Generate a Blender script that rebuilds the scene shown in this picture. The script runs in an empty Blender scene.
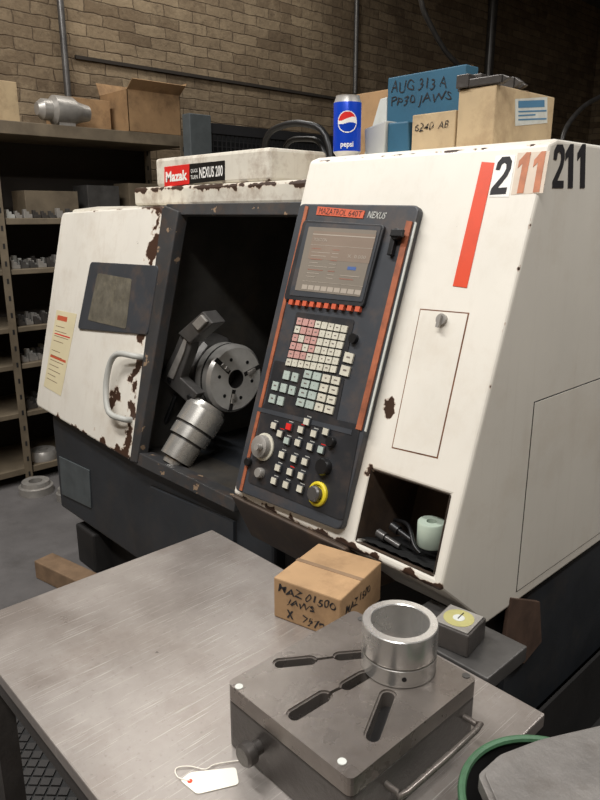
import bpy, bmesh, math, random
from mathutils import Matrix, Vector
random.seed(7)
sc=bpy.context.scene
col=sc.collection
# ------------------------------------------------------------ calibration
f=680.0;pt=math.atan(187/680);cp,sp=math.cos(pt),math.sin(pt);c_,s_=.7296,.6839;H=1.65
EYE=Vector((0,0,H))
def ray(u,v):
    dx=u-300;dy=400-v
    fh=f*cp+dy*sp;dz=dy*cp-f*sp
    return Vector((-c_*fh+s_*dx, s_*fh+c_*dx, dz))
def frame(o,X,Y):
    X=Vector(X).normalized();Y=Vector(Y).normalized();Z=X.cross(Y)
    return Matrix(((X.x,Y.x,Z.x,o[0]),(X.y,Y.y,Z.y,o[1]),(X.z,Y.z,Z.z,o[2]),(0,0,0,1)))
def fp(u,v,F,h=0.0):
    "measured photo point -> point on a real surface (local coords of that surface)"
    I=F.inverted();o=I@EYE;d=I.to_3x3()@ray(u,v);t=(h-o.z)/d.z
    return (o.x+t*d.x,o.y+t*d.y)
def Q(pts,F,h=0.0): return [fp(u,v,F,h) for u,v in pts]
FR=frame((0,1.1,.875),(1,0,0),(0,.30,.915))
LF=frame((0,1.25,.72),(1,0,0),(0,.21,.96))
def WX(x): return frame((x,0,0),(0,1,0),(0,0,1))
def FY(y): return frame((0,y,0),(1,0,0),(0,0,1))
def HZ(z): return frame((0,0,z),(1,0,0),(0,1,0))
ID=Matrix.Identity(4)
# ------------------------------------------------------------ materials
def lin(c):
    r=[]
    for x in c[:3]:
        x/=255.0
        r.append(x/12.92 if x<=.04045 else ((x+.055)/1.055)**2.4)
    return (r[0],r[1],r[2],1)
class NT:
    def __init__(s,name):
        s.m=bpy.data.materials.new(name);s.m.use_nodes=True
        s.t=s.m.node_tree;s.b=s.t.nodes['Principled BSDF']
    def n(s,typ,**k):
        x=s.t.nodes.new(typ)
        for a,b in k.items(): setattr(x,a,b)
        return x
    def l(s,a,b): s.t.links.new(a,b)
    def math(s,op,a,b=None):
        x=s.n('ShaderNodeMath',operation=op)
        for i,q in enumerate((a,b)):
            if q is None: continue
            if isinstance(q,(int,float)): x.inputs[i].default_value=q
            else: s.l(q,x.inputs[i])
        return x.outputs[0]
    def noise(s,vec,scale,detail=5,rough=.6):
        x=s.n('ShaderNodeTexNoise');x.inputs['Scale'].default_value=scale
        x.inputs['Detail'].default_value=detail;x.inputs['Roughness'].default_value=rough
        s.l(vec,x.inputs['Vector']);return x.outputs['Fac']
    def mix(s,fac,a,b):
        x=s.n('ShaderNodeMix',data_type='RGBA')
        if isinstance(fac,(int,float)): x.inputs[0].default_value=fac
        else: s.l(fac,x.inputs[0])
        for i,q in ((6,a),(7,b)):
            if isinstance(q,(tuple,list)): x.inputs[i].default_value=q
            else: s.l(q,x.inputs[i])
        return x.outputs[2]
    def ramp(s,fac,a,b):
        x=s.n('ShaderNodeMapRange');x.inputs[1].default_value=a;x.inputs[2].default_value=b
        s.l(fac,x.inputs[0]);return x.outputs[0]
def MT(name,c,rough=.5,metal=0,var=.12,scale=6,bump=0,bscale=60,stain=None,chips=None,chipcol=(60,42,32),emis=0,spots=0,streak=0,cscale=26,rv=None):
    N=NT(name);pos=N.n('ShaderNodeNewGeometry').outputs['Position']
    base=lin(c);dk=tuple([x*(1-var) for x in base[:3]]+[1]);lt=tuple([min(1,x*(1+var)) for x in base[:3]]+[1])
    o=N.mix(N.ramp(N.noise(pos,scale),.3,.7),dk,lt)
    if stain:
        sc_,amt,scol=stain
        o=N.mix(N.math('MULTIPLY',N.ramp(N.noise(pos,sc_,8,.7),.5,.8),amt),o,lin(scol))
    if streak:
        mp=N.n('ShaderNodeMapping');mp.inputs['Scale'].default_value=(34,34,2.2);N.l(pos,mp.inputs['Vector'])
        o=N.mix(N.math('MULTIPLY',N.ramp(N.noise(mp.outputs[0],1,4,.6),.55,.8),streak),o,lin((150,128,98)))
    mask=None
    if chips:
        nz=N.noise(pos,cscale,4,.55);rust=None
        for planes,w in chips:
            dist=None
            for (nx,ny,nzv,d) in planes:
                dp=N.n('ShaderNodeVectorMath',operation='DOT_PRODUCT');N.l(pos,dp.inputs[0]);dp.inputs[1].default_value=(nx,ny,nzv)
                dd=N.math('ABSOLUTE',N.math('SUBTRACT',dp.outputs['Value'],d))
                dist=dd if dist is None else N.math('ADD',dist,dd)
            thr=N.math('ADD',N.math('MULTIPLY',dist,.3/w),.43)
            m=N.math('GREATER_THAN',nz,thr)
            r2=N.math('GREATER_THAN',nz,N.math('SUBTRACT',thr,.03))
            rust=r2 if rust is None else N.math('MAXIMUM',rust,r2)
            mask=m if mask is None else N.math('MAXIMUM',mask,m)
        o=N.mix(N.math('MULTIPLY',rust,.4),o,lin((158,118,84)))
    if spots:
        m=N.math('GREATER_THAN',N.noise(pos,16,4,.6),spots)
        mask=m if mask is None else N.math('MAXIMUM',mask,m)
    if mask is not None: o=N.mix(mask,o,lin(chipcol))
    N.l(o,N.b.inputs['Base Color'])
    N.b.inputs['Metallic'].default_value=metal
    rr=N.n('ShaderNodeMapRange')
    if rv is None: rv=.1 if rough>.25 else .03
    rr.inputs[3].default_value=max(.02,rough-rv);rr.inputs[4].default_value=min(1,rough+rv)
    N.l(N.noise(pos,scale*2),rr.inputs[0]);N.l(rr.outputs[0],N.b.inputs['Roughness'])
    if bump:
        bp=N.n('ShaderNodeBump');bp.inputs['Strength'].default_value=bump;bp.inputs['Distance'].default_value=.01
        N.l(N.noise(pos,bscale,6),bp.inputs['Height']);N.l(bp.outputs[0],N.b.inputs['Normal'])
    if emis:
        N.b.inputs['Emission Color'].default_value=base;N.b.inputs['Emission Strength'].default_value=emis
    return N.m
def brick_mat():
    N=NT('brick_wall');pos=N.n('ShaderNodeNewGeometry').outputs['Position']
    sx=N.n('ShaderNodeSeparateXYZ');N.l(pos,sx.inputs[0])
    cb=N.n('ShaderNodeCombineXYZ')
    N.l(N.math('ADD',sx.outputs[0],sx.outputs[1]),cb.inputs[0]);N.l(sx.outputs[2],cb.inputs[1])
    dn=N.n('ShaderNodeTexNoise');dn.inputs['Scale'].default_value=9;dn.inputs['Detail'].default_value=6;N.l(pos,dn.inputs['Vector'])
    vm=N.n('ShaderNodeVectorMath',operation='MULTIPLY_ADD');N.l(dn.outputs['Color'],vm.inputs[0]);vm.inputs[1].default_value=(.045,.026,.03);N.l(cb.outputs[0],vm.inputs[2])
    br=N.n('ShaderNodeTexBrick');br.inputs['Scale'].default_value=1
    br.inputs['Brick Width'].default_value=.25;br.inputs['Row Height'].default_value=.076
    br.inputs['Mortar Size'].default_value=.006;br.inputs['Mortar Smooth'].default_value=1;br.inputs['Bias'].default_value=0
    br.inputs['Color1'].default_value=lin((152,134,108));br.inputs['Color2'].default_value=lin((112,95,74));br.inputs['Mortar'].default_value=lin((84,70,55))
    N.l(vm.outputs[0],br.inputs['Vector'])
    o=N.mix(N.math('MULTIPLY',N.ramp(N.noise(pos,1.3,8,.7),.38,.68),.7),br.outputs['Color'],lin((86,72,56)))
    o=N.mix(N.math('MULTIPLY',N.ramp(N.noise(pos,6,8,.75),.5,.74),.5),o,lin((168,150,122)))
    o=N.mix(N.math('MULTIPLY',N.ramp(N.noise(pos,15,6,.78),.52,.68),.5),o,lin((70,58,46)))
    N.l(o,N.b.inputs['Base Color']);N.b.inputs['Roughness'].default_value=.95
    bp=N.n('ShaderNodeBump');bp.inputs['Strength'].default_value=.6;bp.inputs['Distance'].default_value=.014
    N.l(N.math('ADD',N.math('MULTIPLY',br.outputs['Fac'],-.6),N.noise(pos,26,6,.6)),bp.inputs['Height']);N.l(bp.outputs[0],N.b.inputs['Normal'])
    return N.m
def steel_table_mat():
    N=NT('worn_steel');pos=N.n('ShaderNodeNewGeometry').outputs['Position']
    o=N.mix(N.ramp(N.noise(pos,3.5,6,.6),.3,.7),lin((140,132,126)),lin((174,167,161)))
    o=N.mix(N.math('MULTIPLY',N.ramp(N.noise(pos,5,9,.7),.5,.8),.5),o,lin((112,94,80)))
    o=N.mix(N.math('MULTIPLY',N.ramp(N.noise(pos,90,4,.7),.58,.75),.35),o,lin((86,78,72)))
    sc1=None
    for ang,thr,sy,off in ((.4,.67,5,0),(1.47,.69,8,3),(2.5,.68,6,7),(.95,.70,11,11),(2.05,.69,4,19)):
        mp=N.n('ShaderNodeMapping');mp.inputs['Location'].default_value=(off,off,off);mp.inputs['Rotation'].default_value=(0,0,ang);mp.inputs['Scale'].default_value=(520,sy,1)
        N.l(pos,mp.inputs['Vector']);z=N.ramp(N.noise(mp.outputs[0],1,2),thr,thr+.05)
        sc1=z if sc1 is None else N.math('MAXIMUM',sc1,z)
    o=N.mix(N.math('MULTIPLY',sc1,.6),o,lin((228,223,217)))
    N.l(o,N.b.inputs['Base Color']);N.b.inputs['Metallic'].default_value=.5
    N.l(N.math('ADD',N.math('MULTIPLY',N.noise(pos,7,6),.24),.2),N.b.inputs['Roughness'])
    bp=N.n('ShaderNodeBump');bp.inputs['Strength'].default_value=.06;bp.inputs['Distance'].default_value=.004
    N.l(N.noise(pos,30,5),bp.inputs['Height']);N.l(bp.outputs[0],N.b.inputs['Normal'])
    return N.m
WHT=(225,220,209)
fn=(0,-.9502,.3115,-.7727);sx_=(1,0,0,-.737)
m_white=MT('cream_paint',WHT,.4,var=.04,scale=3,stain=(4,.35,(186,168,142)),spots=.76,streak=.10,cscale=20,
   chips=[((fn,sx_),.007),((fn,(0,0,1,1.79)),.007),((fn,(0,0,1,.875)),.02),((sx_,(0,0,1,1.80)),.007),((fn,(1,0,0,-.99),(0,0,1,1.05)),.06),((fn,(1,0,0,-.87),(0,0,1,1.03)),.05),((fn,(1,0,0,-.98),(0,0,1,1.20)),.04)])
m_door=MT('cream_paint_chipped',WHT,.42,var=.05,scale=3,stain=(5,.35,(164,138,106)),spots=.73,streak=.12,cscale=16,
   chips=[(((1,0,0,-2.33),),.08),(((0,0,1,.72),),.05),(((0,0,1,1.675),),.025),(((1,0,0,-2.48),(0,0,1,.93)),.12)],chipcol=(66,44,33))
m_hood=MT('cream_paint_stained',(212,206,192),.5,var=.08,scale=5,stain=(9,.9,(118,86,60)),chips=[(((0,0,1,1.745),),.022)],streak=.25,cscale=18)
m_dgrey=MT('dark_grey_paint',(70,71,73),.45,var=.2,scale=8,stain=(12,.4,(90,70,55)))
m_frame=MT('chipped_grey_frame',(56,56,57),.5,var=.2,stain=(14,.6,(100,75,55)),spots=.66,chipcol=(140,118,96))
m_panel=MT('panel_charcoal',(56,59,64),.5,var=.12,stain=(8,.75,(100,82,68)))
m_panel2=MT('panel_inset_black',(38,39,42),.45,var=.2,stain=(12,.55,(84,68,56)))
m_rust=MT('rust_orange_trim',(156,88,58),.65,var=.3,scale=20,stain=(22,1,(74,52,42)))
m_orange=MT('orange_stripe',(216,74,42),.45,var=.05,stain=(20,.3,(150,64,44)))
m_oro=MT('orange_softkey',(196,90,60),.5,var=.1)
m_black=MT('black_plastic',(20,20,21),.4,var=.2)
m_void=MT('interior_dark_steel',(64,62,59),.45,metal=.2,var=.35,scale=5,stain=(4,.6,(98,88,74)))
m_navy=MT('dark_navy_base',(44,47,51),.5,var=.2,scale=4,stain=(6,.5,(72,64,56)))
m_navy2=MT('vent_grey',(80,86,88),.6,var=.2,scale=12)
m_base=MT('grimy_base',(30,28,27),.75,var=.3)
m_seam=MT('rusty_seam',(110,72,48),.8,var=.4,scale=30)
m_steel=MT('bright_steel',(204,201,196),.3,metal=.55,var=.08,scale=12,rv=.04)
m_chuckf=MT('chuck_face_steel',(206,204,199),.36,metal=.25,var=.08,scale=12,rv=.05,stain=(16,.4,(140,130,118)))
m_oily=MT('oily_stepped_steel',(190,187,181),.27,metal=.7,var=.12,scale=12,rv=.05,stain=(12,.5,(120,108,96)))
m_ring=MT('machined_ring_steel',(206,204,200),.27,metal=.8,var=.02,scale=8,rv=.02)
m_groove=MT('ring_groove_steel',(140,137,132),.35,metal=.7,var=.02,rv=.02)
m_steel2=MT('dull_steel',(166,162,156),.4,metal=.45,var=.2,scale=14,stain=(20,.3,(100,80,62)))
m_dsteel=MT('dark_steel',(94,92,90),.34,metal=.5,var=.3,scale=10)
m_cast=MT('ground_cast_iron',(124,117,111),.28,metal=.55,var=.16,scale=7,bump=.07,bscale=80,stain=(9,.5,(80,68,60)))
m_castr=MT('rough_cast_iron',(122,118,114),.5,metal=.3,var=.2,scale=12,bump=.35,bscale=50,stain=(10,.6,(80,70,60)))
m_castd=MT('cast_iron_side',(80,76,73),.4,metal=.45,var=.2,scale=9,bump=.15,stain=(12,.4,(58,49,43)))
m_slot=MT('slot_bottom',(74,68,62),.5,metal=.3,var=.25,scale=20)
m_table=steel_table_mat()
m_brick=brick_mat()
m_floor=MT('grimy_concrete',(96,93,92),.7,var=.25,scale=2.5,stain=(4,.6,(58,54,50)),bump=.2,bscale=25)
m_ceil=MT('ceiling_paint',(90,86,80),.9)
m_card=MT('cardboard',(158,126,90),.85,var=.16,scale=10,stain=(7,.9,(92,68,46)))
m_cardd=MT('cardboard_grimy',(166,134,98),.85,var=.12,scale=9,stain=(12,.6,(104,78,54)))
m_card2=MT('cardboard_pale',(180,158,124),.85,var=.12,scale=10,stain=(8,.75,(116,88,60)))
m_wood=MT('rough_timber',(128,104,80),.85,var=.25,scale=14,stain=(6,.5,(70,55,42)))
m_shelf=MT('shelf_steel_tan',(112,100,82),.65,var=.25,scale=7,stain=(8,.6,(66,54,42)))
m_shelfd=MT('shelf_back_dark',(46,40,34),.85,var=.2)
m_ink=MT('black_marker_ink',(28,25,28),.7,var=.05)
m_blue=MT('blue_card',(40,88,112),.6,var=.1,stain=(8,.5,(34,58,72)))
m_cblue=MT('can_blue',(16,66,190),.25,metal=.25,var=.03)
m_red=MT('red_paint',(214,42,38),.4,var=.05)
m_wht=MT('white_print',(234,232,226),.45,var=.03)
m_lab=MT('worn_label',(196,198,192),.6,var=.08,stain=(20,.5,(150,140,118)))
m_labb=MT('worn_label_blue',(72,118,150),.6,var=.12)
m_key=MT('key_ivory',(200,196,180),.5,var=.1,scale=40,stain=(30,.4,(150,138,116)))
m_keyp=MT('key_pink',(190,146,138),.5,var=.1,scale=40,stain=(30,.4,(150,120,106)))
m_keyt=MT('key_teal',(168,180,172),.5,var=.1,scale=40,stain=(30,.4,(130,130,116)))
m_glyph=MT('key_glyph_ink',(108,98,92),.6,var=.1)
m_yel=MT('yellow_ring',(216,196,44),.45,var=.06)
m_dialy=MT('dial_yellow',(172,166,110),.4,var=.10,stain=(30,.5,(124,116,82)))
m_lcd=MT('screen_glass',(124,116,106),.25,var=.06,emis=.10)
m_lcdr=MT('screen_reddish',(130,116,104),.25,var=.06,emis=.10)
m_lcd2=MT('screen_band',(162,152,140),.3,var=.05,emis=.10)
m_lcd3=MT('screen_dull_red',(150,98,84),.3,var=.05,emis=.1)
m_lcd4=MT('screen_dull_blue',(76,98,146),.3,var=.05,emis=.12)
m_glass=MT('oily_window',(98,94,84),.22,var=.25,scale=20,stain=(25,.5,(146,138,116)))
m_ghost=MT('faded_brown_print',(178,112,78),.6,var=.2,scale=40)
m_backing=MT('sticker_residue',(206,190,172),.6,var=.08,scale=30)
m_tag=MT('tag_paper',(236,230,218),.7,var=.03)
m_sticker=MT('warning_sticker',(218,206,170),.6,var=.06)
m_bin=MT('green_enamel',(66,104,74),.55,var=.25,scale=14,stain=(12,.8,(50,58,46)),spots=.66,chipcol=(120,110,95))
m_bottle=MT('pale_green_tape',(186,200,184),.45,var=.08)
m_pale=MT('pale_grey_plastic',(176,176,170),.5,var=.1)
m_rubber=MT('black_rubber',(28,28,28),.7,var=.3)
m_rubber2=MT('worn_rubber_rib',(48,46,45),.6,var=.3)
m_rustb=MT('rusty_bracket',(84,64,52),.8,var=.3,scale=20)
m_grease=MT('brown_console_paint',(78,66,57),.5,var=.3,scale=10,stain=(14,.6,(120,94,70)))
m_wire=MT('fence_wire',(44,44,46),.6,metal=.3)
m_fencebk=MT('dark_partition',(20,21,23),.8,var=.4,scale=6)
# ------------------------------------------------------------ builders
WO={}
def empty(name,loc,label,cat,group=None):
    o=bpy.data.objects.new(name,None);o.empty_display_size=.1;col.objects.link(o)
    o.location=loc;WO[o.name]=Vector(loc);o['label']=label;o['category']=cat
    if group:o['group']=group
    return o
def meta(o,label,cat,group=None):
    o['label']=label;o['category']=cat
    if group:o['group']=group
    return o
def struct(o): o['kind']='structure';return o
def mk(name,bm,mat,parent=None,M=ID,bevel=0,smooth=False,seg=2,recalc=True):
    bm.transform(M)
    if recalc: bmesh.ops.recalc_face_normals(bm,faces=bm.faces)
    me=bpy.data.meshes.new(name)
    vs=[v.co for v in bm.verts]
    lo=Vector([min(v[i] for v in vs) for i in range(3)]);hi=Vector([max(v[i] for v in vs) for i in range(3)])
    cen=Vector(((lo.x+hi.x)/2,(lo.y+hi.y)/2,lo.z)) if parent is None else (lo+hi)/2
    bmesh.ops.translate(bm,verts=bm.verts,vec=-cen)
    bm.to_mesh(me);bm.free()
    for m in (mat if isinstance(mat,(list,tuple)) else [mat]): me.materials.append(m)
    if smooth:
        for p in me.polygons:p.use_smooth=True
        me.set_sharp_from_angle(angle=.65)
    o=bpy.data.objects.new(name,me);col.objects.link(o)
    WO[o.name]=cen
    if parent is not None:
        o.parent=parent;o.location=cen-WO[parent.name]
    else:o.location=cen
    if bevel:
        b=o.modifiers.new('bevel','BEVEL');b.width=bevel;b.segments=seg;b.limit_method='ANGLE';b.angle_limit=.7
    return o
def addbox(bm,x0,x1,y0,y1,z0,z1,mi=0,M=None):
    vs=[bm.verts.new(Vector(p) if M is None else M@Vector(p)) for p in ((x0,y0,z0),(x1,y0,z0),(x1,y1,z0),(x0,y1,z0),(x0,y0,z1),(x1,y0,z1),(x1,y1,z1),(x0,y1,z1))]
    for q in ((0,3,2,1),(4,5,6,7),(0,1,5,4),(1,2,6,5),(2,3,7,6),(3,0,4,7)):
        fc=bm.faces.new([vs[i] for i in q]);fc.material_index=mi
def addslab(bm,pts,z0,z1,mi=0,M=None):
    g=lambda x,y,z:bm.verts.new(Vector((x,y,z)) if M is None else M@Vector((x,y,z)))
    a=[g(x,y,z0) for x,y in pts];b=[g(x,y,z1) for x,y in pts];n=len(pts)
    bm.faces.new(a).material_index=mi;bm.faces.new(b[::-1]).material_index=mi
    for i in range(n):
        bm.faces.new((a[i],b[i],b[(i+1)%n],a[(i+1)%n])).material_index=mi
def addcyl(bm,p0,p1,r0,r1=None,n=24,mi=0):
    p0=Vector(p0);p1=Vector(p1);r1=r0 if r1 is None else r1
    d=(p1-p0).normalized();a=d.orthogonal().normalized();b=d.cross(a)
    A=[];B=[]
    for i in range(n):
        t=2*math.pi*i/n;e=a*math.cos(t)+b*math.sin(t)
        A.append(bm.verts.new(p0+e*r0));B.append(bm.verts.new(p1+e*r1))
    bm.faces.new(A[::-1]).material_index=mi;bm.faces.new(B).material_index=mi
    for i in range(n):
        bm.faces.new((A[i],A[(i+1)%n],B[(i+1)%n],B[i])).material_index=mi
def addlathe(bm,prof,M=ID,n=48,mi=0,closed=False,mis=None):
    rings=[]
    for r,z in prof:
        if r<1e-6: rings.append([bm.verts.new(M@Vector((0,0,z)))])
        else: rings.append([bm.verts.new(M@Vector((r*math.cos(2*math.pi*i/n),r*math.sin(2*math.pi*i/n),z))) for i in range(n)])
    k=len(rings);rg=range(k if closed else k-1)
    for j in rg:
        A=rings[j];B=rings[(j+1)%k];m=mis[j] if mis else mi
        for i in range(n):
            i2=(i+1)%n
            if len(A)==1 and len(B)==1: continue
            if len(A)==1: fc=bm.faces.new((A[0],B[i],B[i2]))
            elif len(B)==1: fc=bm.faces.new((A[i],A[i2],B[0]))
            else: fc=bm.faces.new((A[i],A[i2],B[i2],B[i]))
            fc.material_index=m
def addtube(bm,pts,r,n=10,mi=0,sm=4):
    P=[Vector(p) for p in pts]
    if sm>1 and len(P)>2:
        out=[]
        for i in range(len(P)-1):
            a=P[max(0,i-1)];b=P[i];c=P[i+1];d=P[min(len(P)-1,i+2)]
            for k in range(sm):
                t=k/sm
                out.append(.5*((2*b)+(c-a)*t+(2*a-5*b+4*c-d)*t*t+(3*b-a-3*c+d)*t**3))
        out.append(P[-1]);P=out
    rings=[];prev=None
    for i,p in enumerate(P):
        d=(P[min(i+1,len(P)-1)]-P[max(i-1,0)]).normalized()
        a=(prev-d*prev.dot(d)).normalized() if prev is not None else d.orthogonal().normalized()
        prev=a;b=d.cross(a)
        rings.append([bm.verts.new(p+(a*math.cos(2*math.pi*k/n)+b*math.sin(2*math.pi*k/n))*r) for k in range(n)])
    for i in range(len(rings)-1):
        for k in range(n):
            bm.faces.new((rings[i][k],rings[i][(k+1)%n],rings[i+1][(k+1)%n],rings[i+1][k])).material_index=mi
    bm.faces.new(rings[0][::-1]).material_index=mi;bm.faces.new(rings[-1]).material_index=mi
def box(name,x0,x1,y0,y1,z0,z1,mat,parent=None,M=ID,bevel=0,smooth=False):
    bm=bmesh.new();addbox(bm,x0,x1,y0,y1,z0,z1);return mk(name,bm,mat,parent,M,bevel,smooth)
def slab(name,pts,z0,z1,F,mat,parent=None,bevel=0):
    bm=bmesh.new();addslab(bm,pts,z0,z1);return mk(name,bm,mat,parent,F,bevel)
def cyl(name,p0,p1,r0,mat,parent=None,r1=None,n=28,bevel=0,M=ID):
    bm=bmesh.new();addcyl(bm,p0,p1,r0,r1,n);return mk(name,bm,mat,parent,M,bevel,True)
def rounded(pts,r,seg=5):
    out=[];n=len(pts)
    for i in range(n):
        p=Vector(pts[i]);a=Vector(pts[i-1])-p;b=Vector(pts[(i+1)%n])-p
        ra=min(r,a.length*.45,b.length*.45);A=p+a.normalized()*ra;B=p+b.normalized()*ra
        for k in range(seg+1):
            t=k/seg;q=A*(1-t)**2+p*2*t*(1-t)+B*t*t;out.append((q.x,q.y))
    return out
def cut(o,cutter):
    m=o.modifiers.new('cut','BOOLEAN');m.operation='DIFFERENCE';m.object=cutter;m.solver='EXACT'
    bpy.context.view_layer.update()
    dg=bpy.context.evaluated_depsgraph_get()
    bev=[x for x in o.modifiers if x.type=='BEVEL']
    for b in bev:b.show_viewport=False
    dg.update()
    me=bpy.data.meshes.new_from_object(o.evaluated_get(dg))
    o.modifiers.remove(m);o.data=me
    for b in bev:b.show_viewport=True
    bpy.data.objects.remove(cutter)
def textbm(s,off=0.0,shear=0.0):
    cu=bpy.data.curves.new('t','FONT');cu.body=s;cu.offset=off;cu.shear=shear;cu.resolution_u=3
    o=bpy.data.objects.new('t',cu);col.objects.link(o)
    bpy.context.view_layer.update();dg=bpy.context.evaluated_depsgraph_get()
    me=bpy.data.meshes.new_from_object(o.evaluated_get(dg))
    bm=bmesh.new();bm.from_mesh(me)
    bpy.data.objects.remove(o);bpy.data.curves.remove(cu);bpy.data.meshes.remove(me)
    xs=[v.co.x for v in bm.verts];ys=[v.co.y for v in bm.verts]
    x0,x1,y0,y1=min(xs),max(xs),min(ys),max(ys)
    for v in bm.verts: v.co=Vector(((v.co.x-x0)/(x1-x0),(v.co.y-y0)/(y1-y0),0))
    return bm
def textbm_into(bm,s,quad,z,F,off=0.0,shear=0.0,jit=0):
    t=textbm(s,off,shear);bl,br,tr,tl=[Vector(q) for q in quad]
    mp={}
    t.verts.index_update()
    hgt=(tl-bl).length
    for v in t.verts:
        a,b=v.co.x,v.co.y
        p=(bl*(1-a)+br*a)*(1-b)+(tl*(1-a)+tr*a)*b
        if jit: p+=Vector((math.sin(b*5+a*31)*jit*hgt*.4,math.sin(a*23)*jit*hgt))
        mp[v.index]=bm.verts.new(F@Vector((p.x,p.y,z)))
    for fc in t.faces:
        try: bm.faces.new([mp[v.index] for v in fc.verts])
        except ValueError: pass
    t.free()
def lettering(name,items,F,mat,parent):
    for it in items:
        bm=bmesh.new();textbm_into(bm,it[0],it[1],it[2],F,*(it[3:]))
        mk(name,bm,mat,parent,ID,recalc=False)
G1=[(.38,0),(.78,0),(.78,1),(.5,1),(.12,.80),(.12,.62),(.38,.73)]
G2=[(0,0),(1,0),(1,.17),(.42,.17),(.86,.47),(.99,.66),(.97,.86),(.76,.99),(.26,.99),(.03,.85),(0,.66),(.27,.64),(.34,.79),(.5,.83),(.65,.78),(.69,.66),(.58,.52),(0,.16)]
def digit(name,g,quad,z,F,mat,parent):
    pts=[bil(quad,a,b) for a,b in g];slab(name,pts,z,z+.0006,F,mat,parent)
def rect(x0,y0,x1,y1): return ((x0,y0),(x1,y0),(x1,y1),(x0,y1))
def bil(q,a,b):
    bl,br,tr,tl=[Vector(p) for p in q];p=(bl*(1-a)+br*a)*(1-b)+(tl*(1-a)+tr*a)*b;return (p.x,p.y)
def grow(pts,d):
    cx=sum(p[0] for p in pts)/len(pts);cy=sum(p[1] for p in pts)/len(pts)
    return [(p[0]+(d if p[0]>cx else -d),p[1]+(d if p[1]>cy else -d)) for p in pts]
# ------------------------------------------------------------ room
struct(box('floor',-4.9,3,-3,10,-.1,0,m_floor))
struct(box('wall_left',-4.85,-4.7,-3,10,0,4.3,m_brick))
struct(box('wall_back',-4.7,3,10,10.15,0,4.3,m_brick))
struct(box('wall_right',3,3.15,-3,10,0,4.3,m_brick))
struct(box('wall_front',-4.7,3,-3.15,-3,0,4.3,m_brick))
struct(box('ceiling',-4.9,3.1,-3.1,10,4.3,4.4,m_ceil))
F47=WX(-4.7)
b0=fp(75,62,F47)
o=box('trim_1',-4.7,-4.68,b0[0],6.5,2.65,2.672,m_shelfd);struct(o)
def wallpipe(y,z0,z1,r,lab):
    o=cyl('conduit_pipe',(-4.65,y,z0),(-4.65,y,z1),r,m_dsteel);meta(o,lab,'pipe')
wallpipe(fp(60,40,F47)[0],2.2,4.29,.022,'thin grey conduit running up the brick wall')
wallpipe(fp(352,40,F47)[0],2.72,4.29,.022,'dark conduit fixed to the brick wall')
wallpipe(fp(487,40,F47)[0],1.8,4.29,.05,'thick dark drain pipe standing against brick wall')
bm=bmesh.new();F3=WX(-3.2)
cpts=[(-3.2,)+fp(u,v,F3) for u,v in ((418,-60),(421,0),(432,28),(446,52),(462,70),(474,95),(478,140))]
addtube(bm,cpts,.018);meta(mk('hanging_cable',bm,m_dsteel,smooth=True),'grey flexible cable hanging down from the ceiling','cable')
bm=bmesh.new();F3=WX(-2.6)
cpts=[(-2.6,)+fp(u,v,F3) for u,v in ((560,150),(566,128),(582,108),(600,97),(640,78),(700,40))]
cpts.append((-2.6,cpts[-1][1]+.1,4.295))
addtube(bm,cpts,.018);meta(mk('air_hose',bm,m_dsteel,smooth=True),'dark air hose dropping from ceiling behind the cabinet','hose')
# ------------------------------------------------------------ storage rack
RX=-4.1
rack=empty('storage_rack',(-4.35,1.9,0),'tan steel storage rack stacked with machine parts','shelf')
ys=.75;ye=2.78
for z,t in ((2.15,.07),(1.62,.035),(1.33,.03),(.99,.03),(.765,.03),(.464,.03),(.107,.04)):
    box('shelf_board',RX-.5,RX,ys,ye,z-t,z,m_shelf,rack,bevel=.003)
def post(y,x,zt):
    bm=bmesh.new();addbox(bm,x-.005,x+.0,y-.025,y+.025,0,zt);addbox(bm,x-.05,x,y+.02,y+.025,0,zt)
    for k in range(int(zt/.1)):
        addbox(bm,x,x+.001,y-.006,y+.006,.05+k*.1,.08+k*.1,1)
    mk('upright_post',bm,[m_shelf,m_base],rack)
for y in (1.5,ye-.02): post(y,RX+.006,2.15)
for y in (ys+.03,ye-.02): post(y,RX-.46,2.15)
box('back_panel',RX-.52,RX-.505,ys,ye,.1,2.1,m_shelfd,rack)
def stepjaw(name,y,x,z,s,mat,lab,grp,rot=0):
    bm=bmesh.new();M=Matrix.Translation((x,y,z))@Matrix.Rotation(rot,4,'Z')
    addslab(bm,[(-s,0),(s,0),(s,s*.9),(s*.3,s*.9),(s*.3,s*1.5),(-s*.3,s*1.5),(-s*.3,s*2.0),(-s,s*2.0)],-s*.6,s*.6)
    o=mk(name,bm,mat,None,M@Matrix.Rotation(math.pi/2,4,'X'),bevel=.002);meta(o,lab,'machine part',grp)
for zi,z in enumerate((1.62,1.33,.99,.765,.464)):
    for row,xo in ((0,-.05),(1,-.14),(2,-.24)):
        if z==1.62 and row>0: continue
        y=1.545+row*.01
        while y<2.0:
            s=random.uniform(.020,.034)
            y+=s+.004
            stepjaw('chuck_jaw',y,RX+xo-random.random()*.01,z+.0005,s,random.choice((m_steel2,m_dsteel,m_steel2,m_castd,m_steel2,m_pale)),'small stepped steel chuck jaw standing on the rack','chuck jaws on the rack',math.pi/2)
            y+=s+.002
for i,(y,x,r,h) in enumerate(((1.64,-4.20,.09,.06),(1.86,-4.2,.08,.07))):
    bm=bmesh.new();addlathe(bm,[(r*.35,0),(r,0),(r,h*.6),(r*.85,h),(r*.35,h)],Matrix.Translation((x,y,.1075)),closed=True)
    meta(mk('lathe_chuck',bm,m_steel2,smooth=True),'round steel lathe chuck on the lowest rack shelf','machine part','lathe chucks on the bottom shelf')
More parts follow.
